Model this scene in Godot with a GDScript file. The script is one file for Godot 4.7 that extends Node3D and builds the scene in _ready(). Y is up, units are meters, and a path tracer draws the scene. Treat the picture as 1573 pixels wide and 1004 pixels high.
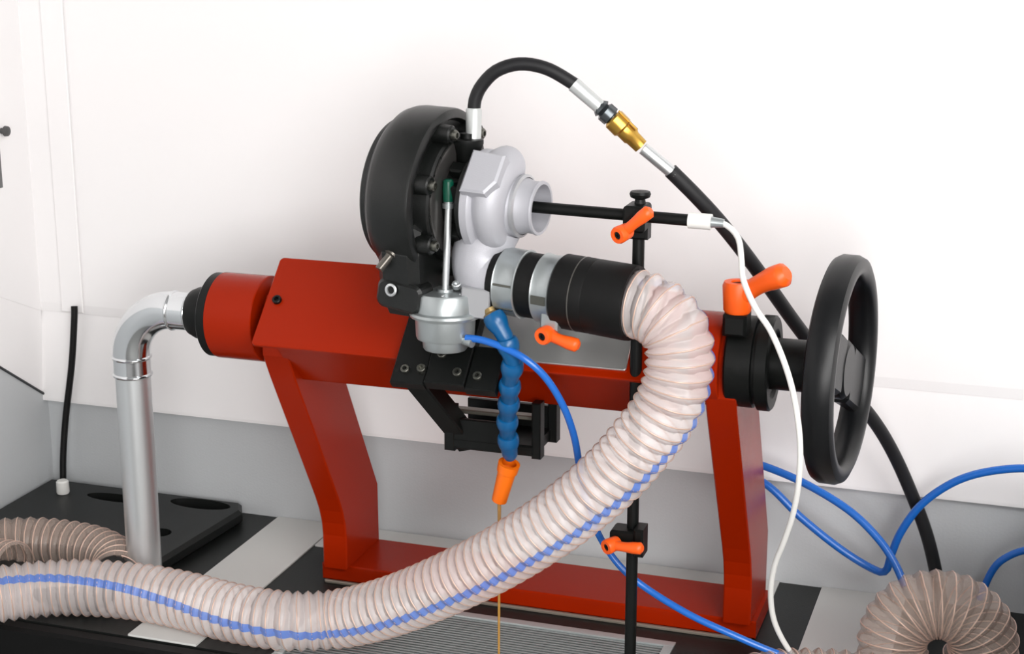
extends Node3D

# ---------------------------------------------------------------- shapes
class Shape:
	var p := PackedVector3Array()
	var n := PackedVector3Array()
	var ix := PackedInt32Array()

	func tri(a: int, b: int, c: int) -> void:
		var g := (p[b] - p[a]).cross(p[c] - p[a])
		if g.length_squared() < 1e-22:
			return
		if g.dot(n[a] + n[b] + n[c]) > 0.0:
			ix.append_array([a, c, b])
		else:
			ix.append_array([a, b, c])

	func put(v: Vector3, m: Vector3) -> int:
		p.append(v)
		n.append(m)
		return p.size() - 1

	func quad_flat(a: Vector3, b: Vector3, c: Vector3, d: Vector3, m: Vector3) -> void:
		var k := put(a, m)
		put(b, m)
		put(c, m)
		put(d, m)
		tri(k, k + 1, k + 2)
		tri(k, k + 2, k + 3)

	# profile of (along x, radius) turned round the local x axis
	func lathe(t: Transform3D, prof: Array, seg := 40, closed := false) -> Shape:
		var m := prof.size()
		var last := m if closed else m - 1
		var dirs := []
		for i in last:
			var d: Vector2 = prof[(i + 1) % m] - prof[i]
			dirs.append(Vector2(-d.y, d.x).normalized())
		for i in last:
			var a: Vector2 = prof[i]
			var b: Vector2 = prof[(i + 1) % m]
			if a.distance_to(b) < 1e-7:
				continue
			var na: Vector2 = dirs[i]
			var nb: Vector2 = dirs[i]
			if (i > 0 or closed):
				var q: Vector2 = dirs[(i - 1 + last) % last]
				if q.dot(dirs[i]) > 0.8:
					na = (q + dirs[i]).normalized()
			if (i < last - 1 or closed):
				var q2: Vector2 = dirs[(i + 1) % last]
				if q2.dot(dirs[i]) > 0.8:
					nb = (q2 + dirs[i]).normalized()
			var k := p.size()
			for j in seg + 1:
				var w := TAU * j / seg
				var c := cos(w)
				var s := sin(w)
				put(t * Vector3(a.x, a.y * c, a.y * s), (t.basis * Vector3(na.x, na.y * c, na.y * s)).normalized())
				put(t * Vector3(b.x, b.y * c, b.y * s), (t.basis * Vector3(nb.x, nb.y * c, nb.y * s)).normalized())
			for j in seg:
				var e := k + j * 2
				tri(e, e + 1, e + 3)
				tri(e, e + 3, e + 2)
		return self

	# tube along sampled points; one radius per sample, or the last one for the rest
	func sweep(pts: Array, radii: Array, seg := 16, caps := true, flat := 1.0) -> Shape:
		var m := pts.size()
		var k := p.size()
		var u := Vector3.ZERO
		for i in m:
			var tg: Vector3 = (pts[mini(i + 1, m - 1)] - pts[maxi(i - 1, 0)]).normalized()
			if i == 0:
				u = Vector3.UP if absf(tg.y) < 0.9 else Vector3.BACK
			u = (u - tg * u.dot(tg)).normalized()
			var v := tg.cross(u)
			var r: float = radii[mini(i, radii.size() - 1)]
			var dr: float = (radii[mini(i + 1, radii.size() - 1)] - radii[clampi(i - 1, 0, radii.size() - 1)]) if radii.size() > 1 else 0.0
			var ds: float = maxf(1e-6, (pts[mini(i + 1, m - 1)] - pts[maxi(i - 1, 0)]).length())
			for j in seg + 1:
				var w := TAU * j / seg
				var d := u * cos(w) + v * sin(w) * flat
				put(pts[i] + d * r, (d - tg * (dr / ds)).normalized())
		for i in m - 1:
			for j in seg:
				var a := k + i * (seg + 1) + j
				tri(a, a + seg + 1, a + seg + 2)
				tri(a, a + seg + 2, a + 1)
		if caps:
			for e in [0, m - 1]:
				var tg2: Vector3 = (pts[1] - pts[0]).normalized() * -1.0 if e == 0 else (pts[m - 1] - pts[m - 2]).normalized()
				var c := put(pts[e], tg2)
				for j in seg + 1:
					put(p[k + e * (seg + 1) + j], tg2)
				for j in seg:
					tri(c, c + 1 + j, c + 2 + j)
		return self

	# polygon in the local xy plane, extruded along z from -h/2 to h/2, edges chamfered by b
	func prism(t: Transform3D, poly: Array, h: float, b := 0.001) -> Shape:
		var m := poly.size()
		var area := 0.0
		for i in m:
			var a0: Vector2 = poly[i]
			area += a0.cross(poly[(i + 1) % m])
		var pl := poly.duplicate()
		if area < 0.0:
			pl.reverse()
		var inner := []
		for i in m:
			var d0: Vector2 = (pl[i] - pl[(i - 1 + m) % m]).normalized()
			var d1: Vector2 = (pl[(i + 1) % m] - pl[i]).normalized()
			var n0 := Vector2(-d0.y, d0.x)
			var n1 := Vector2(-d1.y, d1.x)
			var mid := (n0 + n1).normalized()
			inner.append(pl[i] + mid * (b / maxf(0.4, mid.dot(n0))))
		var z := h / 2.0
		for i in m:
			var j := (i + 1) % m
			var d: Vector2 = (pl[j] - pl[i]).normalized()
			var nn := Vector3(d.y, -d.x, 0)
			quad_flat(t * Vector3(pl[i].x, pl[i].y, -z + b), t * Vector3(pl[j].x, pl[j].y, -z + b), t * Vector3(pl[j].x, pl[j].y, z - b), t * Vector3(pl[i].x, pl[i].y, z - b), (t.basis * nn).normalized())
			if b > 0.0:
				for s in [-1.0, 1.0]:
					quad_flat(t * Vector3(pl[i].x, pl[i].y, s * (z - b)), t * Vector3(pl[j].x, pl[j].y, s * (z - b)), t * Vector3(inner[j].x, inner[j].y, s * z), t * Vector3(inner[i].x, inner[i].y, s * z), (t.basis * (nn + Vector3(0, 0, s))).normalized())
		var flat := PackedVector2Array(inner)
		var cut := Geometry2D.triangulate_polygon(flat)
		for s in [-1.0, 1.0]:
			var k := p.size()
			for q in flat:
				put(t * Vector3(q.x, q.y, s * z), (t.basis * Vector3(0, 0, s)).normalized())
			for i in cut.size() / 3:
				tri(k + cut[i * 3], k + cut[i * 3 + 1], k + cut[i * 3 + 2])
		return self

	func box(t: Transform3D, size: Vector3, b := 0.001) -> Shape:
		var x := size.x / 2.0
		var y := size.y / 2.0
		return prism(t, [Vector2(-x, -y), Vector2(x, -y), Vector2(x, y), Vector2(-x, y)], size.z, minf(b, minf(size.x, minf(size.y, size.z)) * 0.3))

	# box whose corners in the xy plane are rounded with radius r
	func slab(t: Transform3D, size: Vector3, r: float, b := 0.001) -> Shape:
		var poly := []
		for c in 4:
			var cx: float = (size.x / 2.0 - r) * [1, -1, -1, 1][c]
			var cy: float = (size.y / 2.0 - r) * [1, 1, -1, -1][c]
			for k in 6:
				var w := PI / 2.0 * (c + k / 5.0)
				poly.append(Vector2(cx + r * cos(w), cy + r * sin(w)))
		return prism(t, poly, size.z, b)

	func done() -> ArrayMesh:
		var arr := []
		arr.resize(Mesh.ARRAY_MAX)
		arr[Mesh.ARRAY_VERTEX] = p
		arr[Mesh.ARRAY_NORMAL] = n
		arr[Mesh.ARRAY_INDEX] = ix
		var mesh := ArrayMesh.new()
		mesh.add_surface_from_arrays(Mesh.PRIMITIVE_TRIANGLES, arr)
		return mesh


# ---------------------------------------------------------------- helpers
var M := {}
var taken := {}

func at(o: Vector3) -> Transform3D:
	return Transform3D(Basis(), o)

func aim(o: Vector3, xdir: Vector3, hint := Vector3.UP) -> Transform3D:   # local x along xdir, local y near hint
	var x := xdir.normalized()
	if absf(x.dot(hint.normalized())) > 0.99:
		hint = Vector3.BACK
	var z := x.cross(hint).normalized()
	return Transform3D(Basis(x, z.cross(x), z), o)

func curve(ctrl: Array, step := 0.006) -> Array:   # Catmull-Rom through the points, sampled evenly
	var raw := []
	var m := ctrl.size()
	for i in m - 1:
		var a: Vector3 = ctrl[maxi(i - 1, 0)]
		var b: Vector3 = ctrl[i]
		var c: Vector3 = ctrl[i + 1]
		var d: Vector3 = ctrl[mini(i + 2, m - 1)]
		var t1 := (c - a) * 0.5
		var t2 := (d - b) * 0.5
		for k in 24:
			var t := k / 24.0
			var t2_ := t * t
			var t3 := t2_ * t
			raw.append(b * (2 * t3 - 3 * t2_ + 1) + t1 * (t3 - 2 * t2_ + t) + c * (-2 * t3 + 3 * t2_) + t2 * (t3 - t2_))
	raw.append(ctrl[m - 1])
	for pass_ in 2:   # soften the joints of the spans
		var soft := raw.duplicate()
		for i in range(1, raw.size() - 1):
			soft[i] = (raw[i - 1] + raw[i] * 2.0 + raw[i + 1]) / 4.0
		raw = soft
	var length := 0.0
	for i in raw.size() - 1:
		length += raw[i].distance_to(raw[i + 1])
	var count := maxi(4, int(round(length / step)))
	var out := [raw[0]]
	var want := length / count
	var gone := 0.0
	for i in raw.size() - 1:
		var l: float = raw[i].distance_to(raw[i + 1])
		while gone + l >= want * out.size() and out.size() < count:
			out.append(raw[i].lerp(raw[i + 1], (want * out.size() - gone) / l))
		gone += l
	out.append(raw[raw.size() - 1])
	return out

func numbered(called: String) -> String:
	taken[called] = taken.get(called, -1) + 1
	return called if taken[called] == 0 else "%s_%03d" % [called, taken[called]]

func thing(called: String, label: String, category: String, base: Vector3, group := "") -> Node3D:
	var o := Node3D.new()
	o.name = numbered(called)
	o.position = base
	add_child(o)
	o.set_meta("label", label)
	o.set_meta("category", category)
	if group != "":
		o.set_meta("group", group)
	return o

func setting(called: String, label: String, category: String) -> Node3D:
	var o := thing(called, label, category, Vector3.ZERO)
	o.set_meta("kind", "structure")
	return o

# a part: its shape is given in world places and moved under its parent
func part(parent: Node3D, called: String, s: Shape, m: Material, label := "") -> MeshInstance3D:
	var base := Vector3.ZERO
	var up: Node = parent
	while up != self:
		base += (up as Node3D).position
		up = up.get_parent()
	var lo := Vector3.INF
	var hi := -Vector3.INF
	for v in s.p:
		lo = lo.min(v)
		hi = hi.max(v)
	var mid := Vector3((lo.x + hi.x) / 2, lo.y, (lo.z + hi.z) / 2)
	for i in s.p.size():
		s.p[i] -= mid
	var o := MeshInstance3D.new()
	o.name = called
	o.mesh = s.done()
	o.material_override = m
	o.position = mid - base
	parent.add_child(o, true)
	if label != "":
		o.set_meta("label", label)
	return o

func mat(hex: String, rough: float, metal := 0.0, spec := 0.5) -> StandardMaterial3D:
	var m := StandardMaterial3D.new()
	m.albedo_color = Color(hex)
	m.roughness = rough
	m.metallic = metal
	m.metallic_specular = spec
	return m

func bumpy(m: StandardMaterial3D, scale: float, height: float, sd := 3) -> StandardMaterial3D:
	var nz := FastNoiseLite.new()
	nz.seed = sd
	nz.frequency = 0.02
	nz.fractal_octaves = 3
	var t := NoiseTexture2D.new()
	t.width = 256
	t.height = 256
	t.seamless = true
	t.noise = nz
	m.heightmap_enabled = true
	m.heightmap_texture = t
	m.heightmap_scale = height
	m.uv1_triplanar = true
	m.uv1_world_triplanar = true
	m.uv1_scale = Vector3.ONE * scale
	return m

func mottled(m: StandardMaterial3D, a: String, b: String, scale: float, sd := 7) -> StandardMaterial3D:
	var nz := FastNoiseLite.new()
	nz.seed = sd
	nz.frequency = 0.012
	nz.fractal_octaves = 4
	var ramp := Gradient.new()
	ramp.set_color(0, Color(a))
	ramp.set_color(1, Color(b))
	var t := NoiseTexture2D.new()
	t.width = 256
	t.height = 256
	t.seamless = true
	t.noise = nz
	t.color_ramp = ramp
	m.albedo_color = Color.WHITE
	m.albedo_texture = t
	m.uv1_triplanar = true
	m.uv1_world_triplanar = true
	m.uv1_scale = Vector3.ONE * scale
	return m

func socket_screw(parent: Node3D, o: Vector3, dir: Vector3, r: float, called := "screw", m: Material = null) -> void:
	var s := Shape.new().lathe(aim(o, dir), [Vector2(-0.002, 0), Vector2(-0.002, r), Vector2(r * 0.55, r), Vector2(r * 0.7, r * 0.86), Vector2(r * 0.7, r * 0.5), Vector2(r * 0.1, r * 0.5), Vector2(r * 0.1, 0)], 12)
	part(parent, called, s, m if m else M.screw)

func lever(parent: Node3D, o: Vector3, axis: Vector3, arm: Vector3, k := 1.0) -> void:
	var ax := axis.normalized()
	var s := Shape.new().lathe(aim(o, ax), [Vector2(0, 0.0), Vector2(0, 0.0072 * k), Vector2(0.002 * k, 0.0085 * k), Vector2(0.017 * k, 0.0095 * k), Vector2(0.0195 * k, 0.0085 * k), Vector2(0.0195 * k, 0.0045 * k), Vector2(0.0165 * k, 0.0045 * k), Vector2(0.0165 * k, 0)], 20)
	var a: Vector3 = o + ax * 0.009 * k
	var e: Vector3 = o + arm
	var pts := []
	var radii := []
	for i in 13:
		var t := i / 12.0
		pts.append(a.lerp(e, t) + ax * sin(t * PI) * 0.002 * k)
		radii.append((0.0072 - 0.0014 * sin(PI * minf(1.0, t * 1.3))) * k)
	pts.append(e + (e - a).normalized() * 0.0025 * k)
	radii.append(0.0042 * k)
	s.sweep(pts, radii, 14)
	part(parent, "clamp_lever", s, M.orange, "bright orange plastic lever")
	part(parent, "lever_screw", Shape.new().lathe(aim(o + ax * 0.0166 * k, ax), [Vector2(0, 0), Vector2(0, 0.0042 * k), Vector2(0.0018 * k, 0.004 * k), Vector2(0.0018 * k, 0.002 * k), Vector2(0.0006 * k, 0.002 * k), Vector2(0.0006 * k, 0)], 10), M.black_steel)

# clear ribbed hose with its reinforcing wire; angles: where the printed stripe runs, degrees from the top towards the front
func ribbed_hose(root: Node3D, ctrl: Array, r: float, pitch: float, deep: float, angles := []) -> void:
	var sub := 8
	var pts := curve(ctrl, pitch / sub)
	var m := pts.size()
	var seg := 36
	var wall := Shape.new()
	var strip := Shape.new()
	var wire_pts := []
	var half := 0.145
	for i in m:
		var tg: Vector3 = (pts[mini(i + 1, m - 1)] - pts[maxi(i - 1, 0)]).normalized()
		var sd := (Vector3.BACK - tg * tg.z).normalized()
		var up := sd.cross(tg)
		var ph := PI * i / sub
		for j in seg + 1:
			var w := TAU * j / seg
			var d := up * cos(w) + sd * sin(w)
			var pj := ph - w / 2.0
			wall.put(pts[i] + d * (r - deep * (1.0 - absf(cos(pj)))), (d + tg * deep * signf(cos(pj)) * sin(pj) * PI / pitch).normalized())
		for k in 10:
			var w2 := TAU * (i + k / 10.0) / sub
			var c: Vector3 = pts[i] if i == m - 1 else pts[i].lerp(pts[i + 1], k / 10.0)
			if k % 2 == 0:
				wire_pts.append(c + (up * cos(w2) + sd * sin(w2)) * (r - 0.0002))
		if angles.size():
			var f := float(i) / (m - 1) * (angles.size() - 1)
			var lo := mini(int(f), angles.size() - 2)
			var ang := deg_to_rad(lerpf(angles[lo], angles[lo + 1], f - lo))
			for j in 5:
				var w3 := ang + half * (j - 2) / 2.0
				var d3 := up * cos(w3) + sd * sin(w3)
				var pk := ph - w3 / 2.0
				strip.put(pts[i] + d3 * (r - deep * (1.0 - absf(cos(pk))) + 0.0005), (d3 + tg * deep * signf(cos(pk)) * sin(pk) * PI / pitch).normalized())
	for i in m - 1:
		for j in seg:
			var a := i * (seg + 1) + j
			wall.tri(a, a + seg + 1, a + seg + 2)
			wall.tri(a, a + seg + 2, a + 1)
		if angles.size():
			for j in 4:
				var b := i * 5 + j
				strip.tri(b, b + 5, b + 6)
				strip.tri(b, b + 6, b + 1)
	part(root, "hose_wall", wall, M.clear_wall if angles.size() else M.clear_old)
	part(root, "reinforcing_wire", Shape.new().sweep(wire_pts, [0.0008], 6), M.wire, "coppery spiral wire")
	if angles.size():
		part(root, "printed_stripe", strip, M.stripe, "blue stripe")

func _ready() -> void:
	# ------------------------------------------------------------ camera, sky, light, exposure
	var cam := Camera3D.new()
	cam.name = "camera"
	cam.position = Vector3(0.57251, 0.82797, 1.60853)
	cam.rotation_degrees = Vector3(-14.9, 18.5, 0)
	cam.fov = 22.447
	cam.near = 0.05
	cam.far = 30.0
	add_child(cam)
	cam.current = true
	var env := Environment.new()
	env.background_mode = Environment.BG_COLOR
	env.background_color = Color(0.8, 0.85, 0.9)
	env.tonemap_mode = Environment.TONE_MAPPER_LINEAR
	env.tonemap_exposure = 0.94
	env.sdfgi_enabled = true
	env.ssao_enabled = true
	env.ssil_enabled = true
	var we := WorldEnvironment.new()
	we.name = "surroundings"
	we.environment = env
	add_child(we)
	lamp("wide white lamp panel out of view, placed high to light the wall and stand", Vector3(1.5, 1.55, 1.6), Vector3(-1.2, -1.2, -1.55).normalized(), Vector2(1.2, 1.0), 4.1)  # unseen source; kind, place and strength chosen to light wall and stand from above
	lamp("oblong white lamp panel out of view, placed low to light the wall under the beam", Vector3(1.15, 0.75, 2.6), Vector3(-0.95, -0.5, -2.75).normalized(), Vector2(1.2, 0.8), 3.9)  # unseen source, placed low so light reaches the wall below the beam

	materials()
	room()
	bench()
	test_stand()
	pipe()
	bracket()
	turbo()
	hoses()
	probe_stand()
	lines()

func lamp(label: String, o: Vector3, dir: Vector3, size: Vector2, energy: float) -> void:
	var t := thing("unseen_lamp_panel", label, "lamp", o)  # every lamp panel stands out of view
	var x := aim(Vector3.ZERO, dir, Vector3(0, 0, 1))
	var f := Transform3D(Basis(x.basis.y, x.basis.z, x.basis.x), Vector3.ZERO)   # local z along dir
	part(t, "housing", Shape.new().box(Transform3D(f.basis, o - dir * 0.012), Vector3(size.x + 0.04, size.y + 0.04, 0.02), 0.003), mat("d8d8d8", 0.5))
	var foot := o - dir * 0.05
	if o.y < 1.0:
		part(t, "added_stand_pole", Shape.new().lathe(aim(Vector3(foot.x, -0.8, foot.z), Vector3.UP), [Vector2(0, 0), Vector2(0, 0.16), Vector2(0.02, 0.15), Vector2(0.025, 0.02), Vector2(foot.y + 0.8, 0.016), Vector2(foot.y + 0.8, 0)], 24), mat("3a3a3a", 0.5))  # added pole, carries the low unseen panel
	else:
		part(t, "added_hanger_pole", Shape.new().lathe(aim(foot, Vector3.UP), [Vector2(0, 0), Vector2(0, 0.016), Vector2(1.75 - foot.y, 0.016), Vector2(1.75 - foot.y, 0)], 20), mat("3a3a3a", 0.5))  # added pole, hangs the high unseen panel from the ceiling
	var glow := mat("ffffff", 0.6)
	glow.emission_enabled = true
	glow.emission = Color(1.0, 0.99, 0.97)
	glow.emission_energy_multiplier = 1.2
	part(t, "lamp_diffuser", Shape.new().box(Transform3D(f.basis, o), Vector3(size.x, size.y, 0.008), 0.001), glow)
	var l := AreaLight3D.new()
	l.name = "unseen_lamp_light"
	l.area_size = size
	l.light_energy = energy
	l.light_color = Color(1.0, 0.995, 0.99)
	l.area_range = 8.0
	l.area_attenuation = 2.0
	l.shadow_enabled = true
	l.transform = Transform3D(Basis(f.basis.x, -f.basis.y, -f.basis.z), dir * 0.012)
	t.add_child(l, true)

func materials() -> void:
	M.wall = mat("f5f3f3", 0.75)
	M.grey_wall = bumpy(mat("c3c6c8", 0.5), 40.0, 0.01, 4)
	M.floor = mat("8a8a88", 0.7)
	M.seam = mat("3a3c3e", 0.6)
	M.bench = bumpy(mat("191b1a", 0.4, 0.0, 0.4), 60.0, 0.004, 5)
	M.bench_side = mat("070707", 0.5, 0.0, 0.3)
	M.inlay = mat("cdcdca", 0.5)
	M.black_plastic = bumpy(mat("151716", 0.42, 0.0, 0.4), 90.0, 0.005, 6)
	M.red = bumpy(mat("982001", 0.26, 0.0, 0.26), 120.0, 0.0008, 8)
	M.black_metal = bumpy(mat("0b0d0c", 0.42, 0.0, 0.35), 120.0, 0.003, 9)
	M.black_cast = bumpy(mat("0d0f0e", 0.36, 0.0, 0.5), 160.0, 0.012, 10)
	M.black_steel = mat("1a1a1a", 0.35, 0.6)
	M.hole = mat("050505", 0.8)
	M.rubber = bumpy(mat("0c0c0c", 0.55, 0.0, 0.35), 200.0, 0.004, 11)
	M.hose_rubber = mat("1b1b1d", 0.5, 0.0, 0.4)
	M.wheel = bumpy(mat("0d0e10", 0.36, 0.0, 0.4), 220.0, 0.004, 12)
	M.screw = mat("6d6d66", 0.3, 0.9)
	M.steel = mat("d6d9da", 0.36, 0.85)
	M.sleeve = mat("c8cbca", 0.42, 0.45)
	M.bright_steel = mat("dfe2e4", 0.14, 1.0)
	M.brushed = bumpy(mat("d4d4d2", 0.34, 0.8), 90.0, 0.003, 13)
	M.cast_aluminium = bumpy(mat("babac0", 0.5, 0.25), 150.0, 0.01, 14)
	M.machined = mat("b9babd", 0.35, 0.6)
	M.zinc = bumpy(mat("aeb4b5", 0.36, 0.75), 120.0, 0.003, 15)
	M.brass = mat("c49a45", 0.3, 0.85)
	M.orange = mat("fa5f12", 0.42)
	M.nozzle_orange = mat("fb7406", 0.4)
	M.blue_link = mat("08568a", 0.3)
	M.blue_tube = mat("1f68c4", 0.24)
	M.white_plastic = mat("e9e8e4", 0.45)
	M.green = mat("084c3a", 0.3)
	M.wire = mat("d3b5a6", 0.35, 0.3)
	M.stripe = mat("3f7fe0", 0.35)
	M.stripe.transparency = BaseMaterial3D.TRANSPARENCY_ALPHA
	M.stripe.albedo_color.a = 0.62
	M.clear_wall = mat("f5ebe9", 0.26)
	M.clear_wall.transparency = BaseMaterial3D.TRANSPARENCY_ALPHA
	M.clear_wall.albedo_color.a = 0.42
	M.clear_old = mat("bba79b", 0.28)
	M.clear_old.transparency = BaseMaterial3D.TRANSPARENCY_ALPHA
	M.clear_old.albedo_color.a = 0.42
	M.oil = mat("c89548", 0.15)
	M.oil.transparency = BaseMaterial3D.TRANSPARENCY_ALPHA
	M.oil.roughness = 0.3
	M.oil.albedo_color.a = 0.75

# ---------------------------------------------------------------- the booth
func room() -> void:
	var zb := -0.285
	var w := setting("wall_back", "white back wall above the bench with a sloping ledge and grey lower panel", "wall")
	part(w, "upper_panel", Shape.new().prism(aim(Vector3(0.775, 0, 0), Vector3(0, 0, 1)), [Vector2(zb + 0.001, 0.275), Vector2(zb - 0.001, 0.262), Vector2(zb - 0.1, 0.262), Vector2(zb - 0.1, 1.75), Vector2(zb + 0.001, 1.75)], 3.15, 0.0), M.wall)
	part(w, "sloping_ledge", Shape.new().prism(aim(Vector3(0.775, 0, 0), Vector3(0, 0, 1)), [Vector2(zb - 0.002, 0.262), Vector2(zb + 0.012, 0.14), Vector2(zb + 0.012, 0.136), Vector2(zb - 0.1, 0.136), Vector2(zb - 0.1, 0.262)], 3.15, 0.0), M.wall)
	part(w, "lower_panel", Shape.new().box(at(Vector3(0.775, -0.35, zb - 0.05)), Vector3(3.15, 0.97, 0.1), 0.0), M.grey_wall, "grey lower panel")
	var l := setting("wall_left", "white side wall whose grey lower panel rises towards the front", "wall")
	var xl := -0.75
	var tl := aim(Vector3(xl - 0.05, 0, 0), Vector3(0, 0, 1))
	part(l, "lower_panel", Shape.new().prism(tl, [Vector2(zb, -0.8), Vector2(zb, 0.136), Vector2(0.238, 0.498), Vector2(0.3, 0.54), Vector2(3.2, 0.54), Vector2(3.2, -0.8)], 0.1, 0.0), M.grey_wall, "grey lower panel")
	part(l, "ledge_panel", Shape.new().prism(tl, [Vector2(zb, 0.136), Vector2(zb, 0.262), Vector2(0.238, 0.498)], 0.0985, 0.0), M.wall)
	part(l, "upper_panel", Shape.new().prism(tl, [Vector2(zb, 0.262), Vector2(zb, 1.75), Vector2(3.2, 1.75), Vector2(3.2, 0.54), Vector2(0.3, 0.54), Vector2(0.238, 0.498)], 0.1, 0.0), M.wall)
	part(l, "seam_strip", Shape.new().sweep([Vector3(xl + 0.001, 0.1375, zb), Vector3(xl + 0.001, 0.5415, 0.3)], [0.0018], 8), M.seam)
	var b := Shape.new().box(at(Vector3(0.75, 0.5, 3.25)), Vector3(3.2, 2.6, 0.1), 0.0)
	part(setting("wall_front", "white wall of the booth facing the bench", "wall"), "panel", b, M.wall)
	part(setting("wall_right", "white side wall of the booth far beyond the handwheel", "wall"), "panel", Shape.new().box(at(Vector3(2.35, 0.5, 1.46)), Vector3(0.1, 2.6, 3.6), 0.0), M.wall)
	part(setting("unseen_wall_side", "grey side panel out of view beyond the handwheel, placed to darken the lower wall", "wall"), "panel", Shape.new().prism(aim(Vector3(0.65, 0, 0), Vector3(0, 0, 1)), [Vector2(zb, -0.8), Vector2(zb, 0.16), Vector2(0.3, 0.37), Vector2(0.4, 0.37), Vector2(0.4, -0.8)], 0.03, 0.002), M.grey_wall)  # unseen panel, height and slope set to keep lamp light off the low corner
	part(setting("floor", "grey floor of the booth under the bench", "floor"), "slab", Shape.new().box(at(Vector3(0.75, -0.85, 1.46)), Vector3(3.3, 0.1, 3.7), 0.0), M.floor)
	part(setting("ceiling", "pale grey ceiling of the booth above the bench", "ceiling"), "slab", Shape.new().box(at(Vector3(0.75, 1.8, 1.46)), Vector3(3.3, 0.1, 3.7), 0.0), mat("a4a5a5", 0.8))
	# conduit in the corner and the cable that leaves it
	var d := thing("cable_duct", "flat white cable duct running down the wall corner", "cable duct", Vector3(-0.7, 0.262, -0.275))
	part(d, "duct", Shape.new().box(at(Vector3(-0.697, 1.0, -0.2815)), Vector3(0.034, 1.47, 0.003), 0.001), M.wall)
	var c := thing("power_cable", "thick black cable hanging from the white duct to a white plug", "cable", Vector3(-0.6942, 0.0215, -0.2235))
	part(c, "cable", Shape.new().sweep(curve([Vector3(-0.6892, 0.2759, -0.274), Vector3(-0.6893, 0.258, -0.272), Vector3(-0.6959, 0.1935, -0.268), Vector3(-0.7074, 0.1187, -0.262), Vector3(-0.7108, 0.0636, -0.254), Vector3(-0.7098, 0.0273, -0.248)]), [0.0045], 14), M.rubber)
	part(c, "plug", Shape.new().lathe(aim(Vector3(-0.6942, 0.0215, -0.2235), Vector3.UP), [Vector2(0, 0), Vector2(0, 0.008), Vector2(0.002, 0.009), Vector2(0.017, 0.0085), Vector2(0.019, 0.0065), Vector2(0.019, 0)], 20), M.white_plastic, "white plug")
	# hardware at the edge of the view
	var k := thing("wall_knob", "small dark round knob on the white side wall", "knob", Vector3(-0.742, 0.5218, -0.2156))
	part(k, "button", Shape.new().lathe(aim(Vector3(-0.75, 0.52, -0.2267), Vector3(1, 0, 0)), [Vector2(0, 0), Vector2(0, 0.004), Vector2(0.004, 0.004), Vector2(0.006, 0.007), Vector2(0.01, 0.0065), Vector2(0.012, 0.003), Vector2(0.012, 0)], 20), mat("4a4a4a", 0.4))
	var f := thing("wall_frame", "dark thin frame on the white side wall below the knob", "frame", Vector3(-0.748, 0.4714, -0.2118))
	part(f, "bar", Shape.new().box(at(Vector3(-0.748, 0.4733, -0.2106)), Vector3(0.006, 0.052, 0.008), 0.001), mat("6a6a6a", 0.5))

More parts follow.
